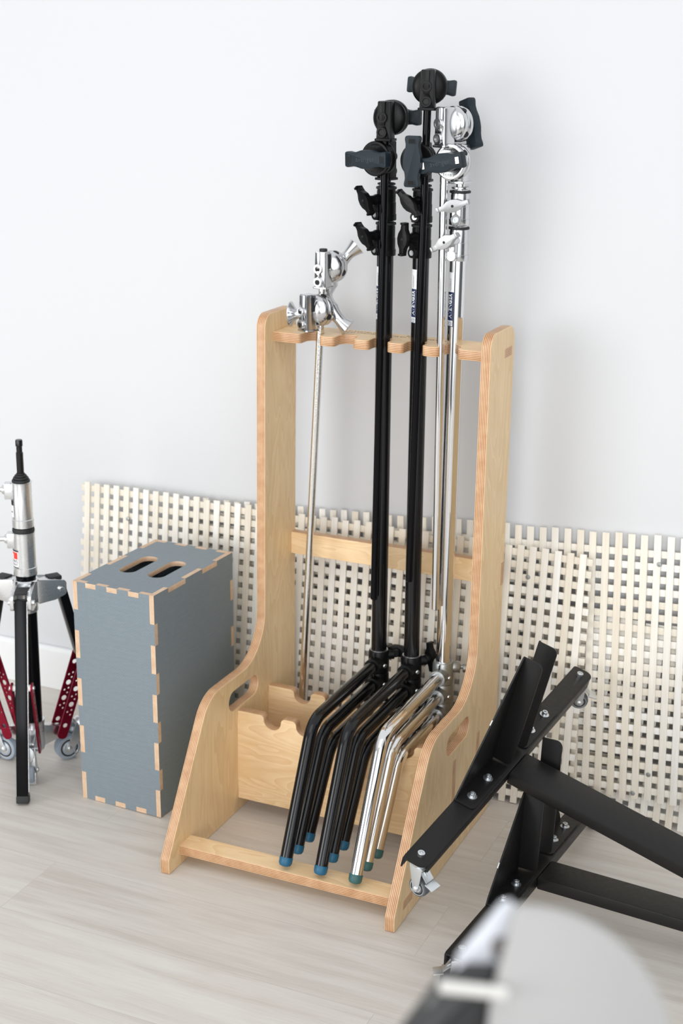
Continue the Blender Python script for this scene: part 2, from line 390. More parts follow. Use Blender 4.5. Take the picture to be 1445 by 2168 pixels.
lattice(-.300, 1.45, .596, .6185, R(5.9), R(3.35), -.005, 'pale lattice panel rising to the right, its bottom right edge hanging clear of the floor',
        [(1.175, .535), (1.170, .062), (1.137, -.006+.02)], seed=5)
lattice(.560, .392, .46, .6385, R(5.0), 0, .001, 'low pale lattice panel at floor level under the tilted lattice, behind the black beams', [], seed=9)

# ------------------------------------------------------------------ plywood stand rack
W = .5234; XS = [.1062, .1840, .2617, .3395, .4172]
rack = thing('stand_rack', 'birch plywood rack with notched shelves holding the upright metal stands', 'rack')
prof = [(0, .032, .018), (.001, 0, .004), (.562, 0, .004), (.596, .075, .02), (.596, 1.100, .032), (.443, 1.100, .030),
        (.440, .329, .105), (.180, .329, .085)]
hole = rpoly([(.268, .252, .024), (.405, .252, .024), (.405, .297, .022), (.268, .297, .022)])
side_me = plate_mesh(rpoly(prof, 14), [hole], TP, .0022)
for xc in (TP/2, W-TP/2):
    MB().mesh(side_me, M['ply_v']).build('side_panel', rack, mat=axes((xc, 0, 0), (0, 1, 0), (0, 0, 1), (1, 0, 0)), sharp=30)
def notched(x0, x1, y0, y1, depth, wd, r_in=.0195, r_out=.010, tenon=None):
    """outline in (u, v): top edge v=y1 with five rounded notches; tenon=(v0, v1) pokes through the side panels"""
    top = []
    for xc in XS:
        top += [(xc-wd/2, y1, r_out), (xc-wd/2, y1-depth, r_in), (xc+wd/2, y1-depth, r_in), (xc+wd/2, y1, r_out)]
    pts = []
    if tenon: pts += [(x0+TP, y0), (x1-TP, y0), (x1-TP, tenon[0]), (x1+.0006, tenon[0]), (x1+.0006, tenon[1]), (x1-TP, tenon[1]), (x1-TP, y1)]
    else: pts += [(x0, y0), (x1, y0), (x1, y1)]
    pts += top[::-1]
    if tenon: pts += [(x0+TP, y1), (x0+TP, tenon[1]), (x0-.0006, tenon[1]), (x0-.0006, tenon[0]), (x0+TP, tenon[0])]
    else: pts += [(x0, y1)]
    return rpoly(pts, 7, .66)
for yc, nm in ((.306+TP/2, 'front'), (.457+TP/2, 'rear')):
    me = plate_mesh(notched(0, W, .032 if nm == 'front' else .105, .2455, .030, .0405, tenon=(.06, .228)), [], TP, .0012)
    MB().mesh(me, M['ply_h']).build('notched_shelf', rack, mat=axes((0, yc, 0), (1, 0, 0), (0, 0, 1), (0, -1, 0)), sharp=30)
# top rail: notches open to the front, so its outline is mirrored in y
me = plate_mesh([(x, -y) for x, y in notched(0, W, -.582, -.482, .044, .0410, r_in=.016, r_out=.010, tenon=(-.578, -.534))][::-1], [], TP, .0015)
top_rail = MB().mesh(me, M['ply_h']).build('top_rail', rack, mat=T(0, 0, 1.0475), sharp=30)
for tx_, sz_, lx_, ly_ in (('C-STAND RACK', .0125, .205, .5665), ('BE FILMS', .0125, .318, .5665)):
    MB().mesh(text_mesh(tx_, sz_), M['burn'], T(lx_, ly_, TP/2)).build('engraved_lettering', top_rail, 'dark engraved lettering')
tx = MB(); q_ = .160
while q_ < .400:   # a second engraved line, too small to read
    wq = random.uniform(.0018, .0046); tx.box((q_+wq/2, .5530+random.uniform(-.0006, .0006), TP/2), (wq, random.uniform(.0028, .0058), .0002), M['burn']); q_ += wq+random.choice((.0012, .0014, .0016, .0050))
tx.build('engraved_lettering', top_rail, 'dark engraved lettering')
me = plate_mesh([(-.0006, .529), (W+.0006, .529), (W+.0006, .5805), (-.0006, .5805)], [], TP, .001)
MB().mesh(me, M['ply_h']).build('cross_rail', rack, mat=axes((0, .5745+TP/2, 0), (1, 0, 0), (0, 0, 1), (0, -1, 0)), sharp=30)
me = plate_mesh([(-.0006, .044), (W+.0006, .044), (W+.0006, .093), (-.0006, .093)], [], TP, .0012)
MB().mesh(me, M['ply_h']).build('foot_bar', rack, mat=T(0, 0, .0365), sharp=30)

# ------------------------------------------------------------------ grip heads, handles
def grip_handle(hm, wm):
    """rubber bow-tie T handle across local y, facing local +x"""
    h = MB()
    half = [(0, .0188), (.011, .0182), (.024, .0146), (.033, .0138), (.043, .0158), (.0495, .0148)]
    up = [(y, w) for y, w in half]; poly = [(-y, w) for y, w in up[::-1]]+up[1:]
    poly = poly+[(y, -w) for y, w in poly[::-1]]
    h.prism(rpoly([(a, c, .006) for a, c in poly], 3), .020, hm, axes((.0705, 0, 0), (0, 1, 0), (0, 0, 1), (1, 0, 0)), bev=.004)
    h.cyl((.046, 0, 0), (.062, 0, 0), .0135, hm)
    for s in (-1, 1): # end windows with the metal core showing
        h.box((.0806, s*.0400, 0), (.0016, .0105, .0160), hm, bev=.0006); h.box((.0812, s*.0400, 0), (.0012, .0078, .0125), wm)
    return h
def grip_head(parent, mat, style, ang, embossed=None, cap=False):
    body = {'black': M['black_cast'], 'chrome': M['satin_chrome']}[style]
    h = MB(); rd = .0350
    # socket block with flange, stiffening ridge and two threaded bosses on the far side from the handle
    h.prism(rpoly([(-.0155, -.042, .002), (.0155, -.042, .002), (.0135, .0335, .003), (-.0135, .0335, .003)]), .028, body, axes((0, 0, 0), (0, 1, 0), (0, 0, 1), (1, 0, 0)), bev=.003)
    h.prism(rpoly([(-.018, -.0185, .006), (.020, -.0185, .006), (.020, .0185, .006), (-.018, .0185, .006)]), .005, body, T(0, 0, -.0415), bev=.0012)
    h.box((-.0150, .002, .010), (.008, .012, .046), body, bev=.002)
    for z in (.002, -.0270):
        h.lathe((-.012, .002, z), (-1, 0, 0), [(.0110, -.004), (.0110, .0065), (.0102, .0075), (.0068, .0075), (.0064, .001), (0, .001)], body, 24)
        h.lathe((-.0170, .002, z), (-1, 0, 0), [(.0062, 0), (0, .0004)], M['hole'] if style == 'black' else M['cast'], 16)
    if style == 'black': h.lathe((-.0176, .002, .002), (-1, 0, 0), [(.0030, 0), (.0026, .0012), (0, .0014)], M['zinc'], 14)
    if style == 'chrome': h.lathe((-.0190, .002, -.0125), (-1, 0, 0), [(.0022, 0), (0, .0005)], M['hole'], 12)
    if cap: h.cyl((0, 0, .033), (0, 0, .0385), .0082, M['black_rubber'], .001)
    # two gripping discs with a groove between them
    h.lathe((.010, 0, 0), (1, 0, 0), [(.012, 0), (.024, .002), (.0315, .0050), (rd-.001, .0085), (rd, .0100), (rd, .0165), (rd-.0012, .0185), (rd-.0025, .0190), (rd-.0025, .0225), (rd-.0012, .0230), (rd, .0250), (rd, .0325), (rd-.001, .0345), (.0305, .0355), (.0290, .0350), (.014, .0350), (.013, .038), (0, .038)], body, 56)
    for k in range(4):
        a = R(35+k*90); h.lathe((.0315, rd*.985*math.cos(a), rd*.985*math.sin(a)), (0, math.cos(a), math.sin(a)), [(.0062, 0), (.0055, .0008), (0, .0008)], M['hole'], 12)
    o = h.build('grip_head', parent, mat=mat, label=None)
    if embossed:
        for s_, q_, z_ in (('Avenger', .0080, .0250), ('DD1017', .0074, -.0250)):
            MB().mesh(text_mesh(s_, q_, .0003), M['ink'], axes((.0453, 0, z_), (0, 1, 0), (0, 0, 1), (1, 0, 0))).build('disc_lettering', o)
    hd = grip_handle(M['slate_rubber'], M['satin_chrome'] if style == 'chrome' else M['black_cast'])
    if embossed: hd.mesh(text_mesh('avenger', .0145, .0004), M['emboss'], axes((.0807, 0, 0), (0, 1, 0), (0, 0, 1), (1, 0, 0)))
    hd.build('t_handle', o, mat=Matrix.Rotation(ang, 4, 'X'))
    return o
def yawm(loc, yaw): return T(*loc) @ Matrix.Rotation(R(yaw), 4, 'Z')
ARM = 'grip arms in the rack'
def grip_arm(label, style, rod_top, rod_bot, up_yaw, up_ang, low_loc, low_yaw, low_ang, low_emb):
    rt_, rb = Vector(rod_top), Vector(rod_bot)
    a = thing('grip_arm', label, 'grip arm', T(*rb), ARM)
    mt = M['black_gloss'] if style == 'black' else M['chrome']
    d = (rt_-rb)
    MB().cyl((0, 0, 0), d, .0079, mt, .0012, 28).build('rod', a)
    grip_head(a, T(*d) @ Matrix.Rotation(R(up_yaw), 4, 'Z'), style, R(up_ang))
    if low_loc: grip_head(a, T(*(Vector(low_loc)-rb)) @ Matrix.Rotation(R(low_yaw), 4, 'Z'), style, R(low_ang), low_emb)
    return a
grip_arm('black grip arm clamped to the first black stand, its lower handle level and facing out', 'black', (.264, .4985, 1.507), (.260, .4985, .481), 92, 0, (.2555, .530, 1.428), -101, 2, True)
grip_arm('black grip arm with the highest head, its lower handle turned upright', 'black', (.3525, .4985, 1.569), (.3415, .4985, .536), 105, 4, (.3345, .530, 1.428), -86, 90, False)
grip_arm('chrome grip arm with slate rubber handles, clamped to the chrome stand', 'chrome', (.390, .4985, 1.499), (.404, .4985, .481), 63, 72, (.4145, .530, 1.428), -101, 11, True)

# loose chrome arm with flared metal handles
def flared_head(parent, mat, ang, cap):
    body = M['satin_chrome']; h = MB(); rd = .0338
    h.prism(rpoly([(-.0145, -.040, .002), (.0145, -.040, .002), (.0125, .036, .003), (-.0125, .036, .003)]), .026, body, axes((0, 0, 0), (0, 1, 0), (0, 0, 1), (1, 0, 0)), bev=.003)
    h.prism(rpoly([(-.016, -.0175, .005), (.020, -.0175, .005), (.020, .0175, .005), (-.016, .0175, .005)]), .004, body, T(0, 0, -.0400), bev=.0012)
    h.box((-.0135, .002, .018), (.010, .0085, .034), body, bev=.002)
    for z in (.000, -.0275):
        h.lathe((-.012, .002, z), (-1, 0, 0), [(.0102, -.004), (.0102, .0068), (.0095, .0076), (.0060, .0076), (.0056, .001), (0, .001)], body, 24)
        h.lathe((-.0175, .002, z), (-1, 0, 0), [(.0054, 0), (0, .0004)], M['hole'], 16)
    h.box((-.0165, .002, -.0138), (.006, .008, .020), body, bev=.002)
    h.lathe((-.0195, .002, -.0138), (-1, 0, 0), [(.0020, 0), (0, .0004)], M['hole'], 12)
    h.box((.003, -.0140, .015), (.007, .0016, .030), M['ink'])
    if cap: h.cyl((0, 0, .0355), (0, 0, .0410), .0085, M['black_rubber'], .001)
    h.lathe((.006, 0, 0), (1, 0, 0), [(.014, 0), (.023, .004), (.0305, .010), (rd-.001, .015), (rd, .017), (rd, .023), (rd-.001, .0245), (rd-.0025, .0250), (rd-.0025, .0265), (rd-.001, .0270), (rd, .0285), (rd, .036), (rd-.001, .038), (.028, .040), (.016, .044), (.014, .050), (0, .050)], body, 56)
    for k in range(4):
        a = R(20+k*90); h.lathe((.032, rd*.985*math.cos(a), rd*.985*math.sin(a)), (0, math.cos(a), math.sin(a)), [(.0068, 0), (.006, .0008), (0, .0008)], M['hole'], 12)
    o = h.build('grip_head', parent, mat=mat)
    pts, rad = [], []
    for k in range(-14, 15):
        q = k/14; a_ = abs(q); pts.append((.062+.016*q*q, .054*q, 0))
        rad.append(.0165-.0045*math.sin(min(a_, .66)/.66*math.pi/2) + (.0080*((a_-.56)/.44)**1.5 if a_ > .56 else 0))
    t_ = MB().sweep(pts, rad, body, 28); t_.cyl((.050, 0, 0), (.062, 0, 0), .0135, body)
    t_.build('t_handle', o, mat=Matrix.Rotation(ang, 4, 'X'))
    return o
rb = Vector((.082, .508, .201)); rt_ = Vector((.125, .508, 1.197))
arm = thing('grip_arm', 'loose chrome grip arm with flared metal handles hanging in the first slot of the rack', 'grip arm', T(*rb), ARM)
MB().cyl((0, 0, 0), rt_-rb, .0079, M['worn_chrome'], .0012, 28).build('rod', arm)
flared_head(arm, T(*(rt_-rb)) @ Matrix.Rotation(R(82), 4, 'Z'), R(-50), True)
lo_ = flared_head(arm, T(.106-rb.x, .474-rb.y, 1.110-rb.z) @ Matrix.Rotation(R(62), 4, 'Z'), R(44), False)
MB().lathe((0, .010, -.008), (-.72, 1, -.06), [(.010, 0), (.010, .006), (.0090, .013), (.012, .020), (.020, .0265), (.0265, .0300), (.0272, .0316), (.0255, .0330), (0, .0340)], M['satin_chrome'], 32).build('lock_knob', lo_)

# ------------------------------------------------------------------ C-stands
CS = 'C-stands in the rack'
def lock_handle(hm):
    """lozenge lever across local y, facing local +x, with a dark centre hole"""
    h = MB()
    poly = [(-.032, -.0046), (-.032, .0046), (-.020, .0058), (-.010, .0112), (0, .0128), (.010, .0112), (.020, .0058), (.032, .0046), (.032, -.0046), (.020, -.0058), (.010, -.0112), (0, -.0128), (-.010, -.0112), (-.020, -.0058)]
    h.prism(rpoly([(a, c, .003) for a, c in poly], 2), .0135, hm, axes((.006, 0, 0), (0, 1, 0), (0, 0, 1), (1, 0, 0)), bev=.0012)
    for s in (-1, 1): h.box((.0078, s*.0314, 0), (.0165, .0044, .0100), hm, bev=.0012)
    h.lathe((.0127, 0, 0), (1, 0, 0), [(.0029, 0), (.0026, .0005), (0, .0005)], M['hole'], 14)
    h.cyl((-.014, 0, 0), (.002, 0, 0), .0092, hm, .001)
    return h
def c_stand(label, style, x, lean_x, collars, knob):
    """collars: two (handle yaw, handle roll); the column stands at (x, .53)"""
    Y = .530
    tube = M['black_tube'] if style == 'black' else M['chrome']
    cst = M['black_cast'] if style == 'black' else M['satin_chrome']
    hubm = M['black_cast'] if style == 'black' else M['cast']
    capm = M['blue_cap'] if style == 'black' else M['green_cap']
    ringm = M['black_rubber']; lev = M['black_cast'] if style == 'black' else M['lever_alu']
    st = thing('c_stand', label, 'light stand', T(x, Y, 0), CS)
    def X(z): return lean_x*(z-.35)
    MB().cyl((X(.215), 0, .215), (X(1.240), 0, 1.240), .0173, tube, 0, 44).build('column', st)
    # three stacked leg hubs
    zs = (.3225, .2770, .2330); yb = (.181, .232, .275); yt = (.058, .112, .166)
    for i, z in enumerate(zs):
        h = MB(); c = (0, 0, z)
        top = .0285 if i == 0 else .0228; bot = -.0228
        h.lathe(c, (0, 0, 1), [(.0205, bot), (.0235, bot+.0015), (.0235, top-.007), (.0215, top-.001), (.0200, top), (.0176, top), (.0176, bot)], hubm, 44)
        h.lathe((0, -.012, z), (0, -1, 0), [(.0195, 0), (.0180, .014), (.0172, .022), (.0176, .024), (.0176, .0275), (.0142, .0280)], hubm, 32)
        if i == 0: h.lathe((0, 0, z+.0265), (0, 0, 1), [(.0200, 0), (.0200, .003), (.0178, .003), (.0178, 0)], M['zinc'], 44)
        # clamp split and rivets
        h.box((0, -.0230, z+.012), (.0018, .012, .030), M['hole'])
        for s in (-1, 1): h.lathe((s*.0192, -.0125, z-.004), (s*.83, -.55, 0), [(.0050, -.001), (.0050, .0026), (.0036, .0042), (0, .0044)], M['zinc'] if style == 'black' else cst, 16)
        if style == 'chrome': h.lathe((0, -.0380, z), (0, -1, 0), [(.0176, 0), (.0179, .0014), (.0146, .0018)], M['cast'], 32)
        h.build('leg_hub', st)
        p0 = (0, -.016, z); p1 = (0, yb[i]-Y, z); p2 = (0, yt[i]-Y, .068)
        leg = MB().sweep(fillet([p0, p1, p2], .058, 12), .0130, tube, 32).build('leg', st)
        d = (Vector(p2)-Vector(p1)).normalized()
        MB().lathe(Vector(p2)-d*.004, d, [(.0134, 0), (.0139, .001), (.0137, .012), (.0112, .0170), (.005, .0192), (0, .0194)], capm, 32).build('foot_cap', leg)
    # lock handle behind the top hub
    if knob == 'ball':
        MB().lathe((.016, .007, .337), (.91, .41, 0), [(.012, 0), (.0125, .006), (.0122, .013), (.0095, .0185), (.005, .0205), (.0042, .021), (.0042, .031)], hubm, 28).build('lock_boss', st)
        lock_handle(lev).build('lock_handle', st, mat=T(.052, .023, .334) @ Matrix.Rotation(R(24), 4, 'Z') @ Matrix.Rotation(R(98), 4, 'X'))
    else:
        MB().cyl((.014, .006, .338), (.030, .016, .338), .011, hubm, .001).build('lock_boss', st)
        lock_handle(lev).build('lock_handle', st, mat=T(.034, .022, .343) @ Matrix.Rotation(R(98 if knob < 45 else 70), 4, 'Z') @ Matrix.Rotation(R(knob), 4, 'X'))
    # riser collars
    for (z0, z1), (yw, rl) in zip(((1.303, 1.372), (1.231, 1.300)), collars):
        h = MB(); xc = X(z0)
        h.lathe((xc, 0, z0), (0, 0, 1), [(.0175, 0), (.0214, 0), (.0218, .001), (.0218, .012), (.0206, .0125), (.0204, .036), (.0196, .0365), (.0196, z1-z0-.010), (.0188, z1-z0-.008), (.0188, z1-z0-.004), (.0170, z1-z0)], cst, 44)
        dx, dy = math.cos(R(yw)), math.sin(R(yw))
        # clamp lug with its bolt, then the boss that carries the lever
        h.box((xc+dx*.018, dy*.018, z0+.026), (.024, .018, .050), cst, Matrix.Rotation(R(yw), 3, 'Z'), bev=.004)
        h.lathe((xc+dx*.026, dy*.026, z0+.012), (dx, dy, 0), [(.0108, -.004), (.0108, .004), (.0100, .005), (.0066, .005), (.0062, .003), (0, .003)], cst, 24)
        h.lathe((xc+dx*.0295, dy*.0295, z0+.012), (dx, dy, 0), [(.0055, -.001), (.0055, .0018), (.0029, .0018), (.0025, .0006), (0, .0006)], M['zinc'], 16)
        h.lathe((xc+dx*.012, dy*.012, z0+.042), (dx, dy, 0), [(.0115, 0), (.0115, .016), (.0092, .022), (.0092, .030)], cst, 24)
        co = h.build('riser_collar', st)
        for zr in (z1-.004, z1+.0035):
            h2 = MB().lathe((xc, 0, zr-.003), (0, 0, 1), [(.0175, 0), (.0210, .0008), (.0216, .003), (.0210, .0052), (.0175, .006)], ringm, 40) if zr == z1-.004 else MB().lathe((xc, 0, zr-.002), (0, 0, 1), [(.0155, 0), (.0185, .001), (.0185, .004), (.0155, .005)], ringm if style == 'black' else cst, 36)
            h2.build('seal_ring', co)
        lock_handle(lev).build('lock_handle', co, mat=T(xc+dx*.050, dy*.050, z0+.042) @ Matrix.Rotation(R(yw), 4, 'Z') @ Matrix.Rotation(R(rl), 4, 'X'))
    MB().cyl((X(1.37), 0, 1.365), (X(1.40), 0, 1.405), .0095, tube, .001).build('top_pin', st)
    # printed sticker wrapped on the column
    def wrap(me, yaw, z, off):
        for v in me.vertices:
            a = R(yaw)+v.co.x/.0173; rr = .0173+off+v.co.z
            v.co = (X(z+v.co.y)+rr*math.cos(a), rr*math.sin(a), z+v.co.y)
        return me
    def patch(wd, hh, mt, yaw, z, off, dst):
        t = bmesh.new(); N = 8; cols = [[t.verts.new((-wd/2+wd*k/N, s*hh/2, 0)) for s in (-1, 1)] for k in range(N+1)]
        for a_, b_ in zip(cols, cols[1:]): t.faces.new((a_[0], a_[1], b_[1], b_[0]))
        me = bpy.data.meshes.new('tmp'); t.to_mesh(me); t.free(); dst.mesh(wrap(me, yaw, z, off), mt)
    def vtext(s, size, mt, yaw, z, off, dst, bold=0):
        me = text_mesh(s, size, .00003, bold)
        for v in me.vertices: v.co = (-v.co.y*1.12, v.co.x, v.co.z)   # read upwards
        dst.mesh(wrap(me, yaw, z, off), mt)
    lb = MB(); ly = -116 if style == 'chrome' else -122; zt = 1.208
    patch(.0165, .040, M['label_white'], ly, zt-.020, .00012, lb); patch(.0165, .071, M['label_navy'], ly, zt-.0755, .00012, lb)
    patch(.0140, .0110, M['label_white'], ly, zt-.1040, .00018, lb)
    vtext('AVENGER', .0112, M['print_white'], ly, zt-.0690, .00022, lb, .00045); vtext('A2030DKIT', .0052, M['ink'], ly, zt-.0250, .00022, lb)
    vtext('@', .0105, M['label_navy'], ly, zt-.1045, .00026, lb)
    lb.build('label_sticker', st, 'navy and white printed sticker')
    return st
c_stand('black C-stand with blue foot caps in the middle slot, left of the other black stand', 'black', .2617, -.0065, [(-117, -50), (-117, -46)], 8)
c_stand('black C-stand with blue foot caps between the other black stand and the chrome one', 'black', .3400, -.0055, [(-98, -46), (-108, 86)], 80)
c_stand('chrome C-stand with green foot caps in the last slot of the rack', 'chrome', .4160, -.0005, [(-84, 17), (-98, 32)], 'ball')

# ------------------------------------------------------------------ grey finger-jointed crate
BW, BD, BH, BT = .2105, .3260, .5235, .0115
box = thing('storage_crate', 'tall grey coated plywood crate with finger-jointed corners and two hand holes', 'crate', T(-.3262, .2085, .0005) @ Matrix.Rotation(R(-2.6), 4, 'Z') @ Matrix.Rotation(R(-.55), 4, 'Y'))
def inr(v, iv): return any(a <= v <= b_ for a, b_ in iv)
def edges_of(iv, L): return sorted({0.0, L, *[q for ab in iv for q in ab]})
zt_ = []; zp = 0
seq = [.0655, .0487]*4+[.0655]; sc_ = BH/sum(seq)
for i, q in enumerate(seq):
    if i % 2 == 0: zt_.append((zp*1.0, zp+q*sc_))
    zp += q*sc_                                            # heights where the side panels reach the corner
xt_ = [(BW*.162, BW*.288), (BW*.425, BW*.551), (BW*.690, BW*.817)]   # where top and bottom reach the front face
yt_ = [(BD*.175, BD*.385), (BD*.600, BD*.790)]             # where top and bottom reach the side faces
def grid_plate(xs, ys, own, th, holes=None):
    xs = sorted(set(round(v, 5) for v in xs)); ys = sorted(set(round(v, 5) for v in ys))
    t = bmesh.new(); vd = {}
    def V(i, j, k):
        if (i, j, k) not in vd: vd[(i, j, k)] = t.verts.new((xs[i], ys[j], (k-.5)*th))
        return vd[(i, j, k)]
    on = {(i, j): own((xs[i]+xs[i+1])/2, (ys[j]+ys[j+1])/2) for i in range(len(xs)-1) for j in range(len(ys)-1)}
    for (i, j), q in on.items():
        if not q: continue
        t.faces.new((V(i, j, 1), V(i+1, j, 1), V(i+1, j+1, 1), V(i, j+1, 1))); t.faces.new((V(i, j, 0), V(i, j+1, 0), V(i+1, j+1, 0), V(i+1, j, 0)))
        for (di, dj, a_, b_) in ((-1, 0, (i, j+1), (i, j)), (1, 0, (i+1, j), (i+1, j+1)), (0, -1, (i, j), (i+1, j)), (0, 1, (i+1, j+1), (i, j+1))):
            if not on.get((i+di, j+dj)): t.faces.new((V(*a_, 0), V(*b_, 0), V(*b_, 1), V(*a_, 1)))
    bmesh.ops.recalc_face_normals(t, faces=t.faces)
    me = bpy.data.meshes.new('tmp'); t.to_mesh(me); t.free(); return me
G = M['grey_ply']
def front_own(x, z):
    cor = x < BT or x > BW-BT; tb = z < BT or z > BH-BT
    if cor: return not inr(z, zt_)
    if tb: return not inr(x, xt_)
    return True
zb = [BT, BH-BT]+[q for ab in zt_ for q in ab]+[0, BH]
def side_own(y, z):
    cor = y < BT or y > BD-BT; tb = z < BT or z > BH-BT
    if cor: return inr(z, zt_)
    if tb: return not inr(y, yt_)
    return True
def top_own(x, y):
    ex, ey = (x < BT or x > BW-BT), (y < BT or y > BD-BT)
    if ex and ey: return False
    if ey: return inr(x, xt_)
    if ex: return inr(y, yt_)
    return True
fm = grid_plate([0, BT, BW-BT, BW]+[q for ab in xt_ for q in ab], zb, front_own, BT)
for yy in (BT/2, BD-BT/2): MB().mesh(fm, G).build('end_panel', box, mat=axes((0, yy, 0), (1, 0, 0), (0, 0, 1), (0, -1, 0)))
sm_ = grid_plate([0, BT, BD-BT, BD]+[q for ab in yt_ for q in ab], zb, side_own, BT)
for xx in (BT/2, BW-BT/2): MB().mesh(sm_, G).build('side_panel', box, mat=axes((xx, 0, 0), (0, 1, 0), (0, 0, 1), (1, 0, 0)))
bt_me = grid_plate([0, BT, BW-BT, BW]+[q for ab in xt_ for q in ab], [0, BT, BD-BT, BD]+[q for ab in yt_ for q in ab], top_own, BT)
MB().mesh(bt_me, G).build('bottom_panel', box, mat=T(0, 0, BT/2))
# the top panel is traced with the same tabs plus two hand holes
def tab_outline():
    a = []
    x0, x1, y0, y1 = BT, BW-BT, BT, BD-BT
    a.append((x0, y0))
    for p_, q in xt_: a += [(p_, y0), (p_, 0), (q, 0), (q, y0)]
    a.append((x1, y0))
    for p_, q in yt_: a += [(x1, p_), (BW, p_), (BW, q), (x1, q)]
    a.append((x1, y1))
    for p_, q in xt_[::-1]: a += [(q, y1), (q, BD), (p_, BD), (p_, y1)]
    a.append((x0, y1))
    for p_, q in yt_[::-1]: a += [(x0, q), (0, q), (0, p_), (x0, p_)]
    return a
hh = [rpoly([(xc-.0205, .098, .0200), (xc+.0205, .098, .0200), (xc+.0205, .217, .0200), (xc-.0205, .217, .0200)]) for xc in (.067, .142)]
MB().mesh(plate_mesh(tab_outline(), hh, BT, .0006), G).build('top_panel', box, mat=T(0, 0, BH-BT/2))

# ------------------------------------------------------------------ casters
def caster(parent, mat, wheel_r, h, wheel_mat, brake=True, trail=.020, fork_w=.026):
    """pivot at the origin, hangs down local -z, trails along local +x"""
    zc = -(h-wheel_r); f = MB(); zm = M['zinc']
    fl = min(wheel_r*.95, .0185); f.lathe((0, 0, 0), (0, 0, -1), [(fl*.79, 0), (fl, .002), (fl, .007), (fl*.85, .011), (fl*.85, .014)], zm, 28)
    f.box((trail*.28, 0, -.0135), (fl*1.6, fork_w, .003), zm, bev=.001)
    for s in (-1, 1):
        pl = rpoly([(-wheel_r*.55, -.013, .002), (wheel_r*.95, -.013, .003), (trail+wheel_r*.32, zc, .006), (trail, zc-wheel_r*.32, .006), (trail-wheel_r*.36, zc, .006)])
        f.prism(pl, .0022, zm, axes((0, s*fork_w/2, 0), (1, 0, 0), (0, 0, 1), (0, -1, 0)), bev=.0006)
        f.lathe((trail, s*fork_w/2, zc), (0, s, 0), [(.0055, 0), (.0055, .003), (.0035, .0042), (0, .0042)], zm, 16)
    c = f.build('caster', parent, mat=mat)
    w = MB(); ww = fork_w-.007; r = wheel_r
    w.lathe((trail, -ww/2, zc), (0, 1, 0), [(r*.80, 0), (r*.93, .0012), (r, ww*.28), (r, ww*.72), (r*.93, ww-.0012), (r*.80, ww)], wheel_mat, 40)
    for s in (-1, 1): w.lathe((trail, s*(ww/2-.002), zc), (0, s, 0), [(r*.80, 0), (r*.78, .0022), (r*.72, .0022), (r*.66, .0008), (r*.50, .0008), (r*.44, .0030), (r*.22, .0036), (0, .0036)], M['zinc'], 36)
    for s in (-1, 1): w.lathe((trail, s*(ww/2-.0008), zc), (0, s, 0), [(r*.70, 0), (r*.70, .0009), (r*.58, .0009), (r*.58, 0)], M['hole'], 36)
    w.build('wheel', c)
    if brake:
        k = MB(); rt3 = Matrix.Rotation(R(38), 3, 'Y')
        k.box((wheel_r*1.05, 0, -.0255), (wheel_r*1.55, fork_w*.82, .0022), zm, rt3, bev=.0007)
        k.box((wheel_r*1.10, 0, -.0238), (wheel_r*.5, fork_w*.32, .0016), zm, rt3, bev=.0005)
        k.box((wheel_r*2.05, 0, -.0395), (wheel_r*.95, fork_w*.95, .0024), zm, Matrix.Rotation(R(8), 3, 'Y'), bev=.0009)
        k.build('brake_pedal', c)
    return c

# ------------------------------------------------------------------ tripod stand with red braces
tri = thing('roller_stand', 'silver and black tripod stand with red perforated braces and casters, left of the crate', 'light stand', T(-.513, .290, 0))
al = M['alu']
MB().cyl((0, 0, .075), (0, 0, .46), .0212, M['black_gloss'], 0, 40).build('column', tri)
h = MB(); h.lathe((0, 0, .690), (0, 0, 1), [(.0215, 0), (.0222, .002), (.0222, .028), (.0200, .030), (.0185, .034), (0, .034)], al, 40)
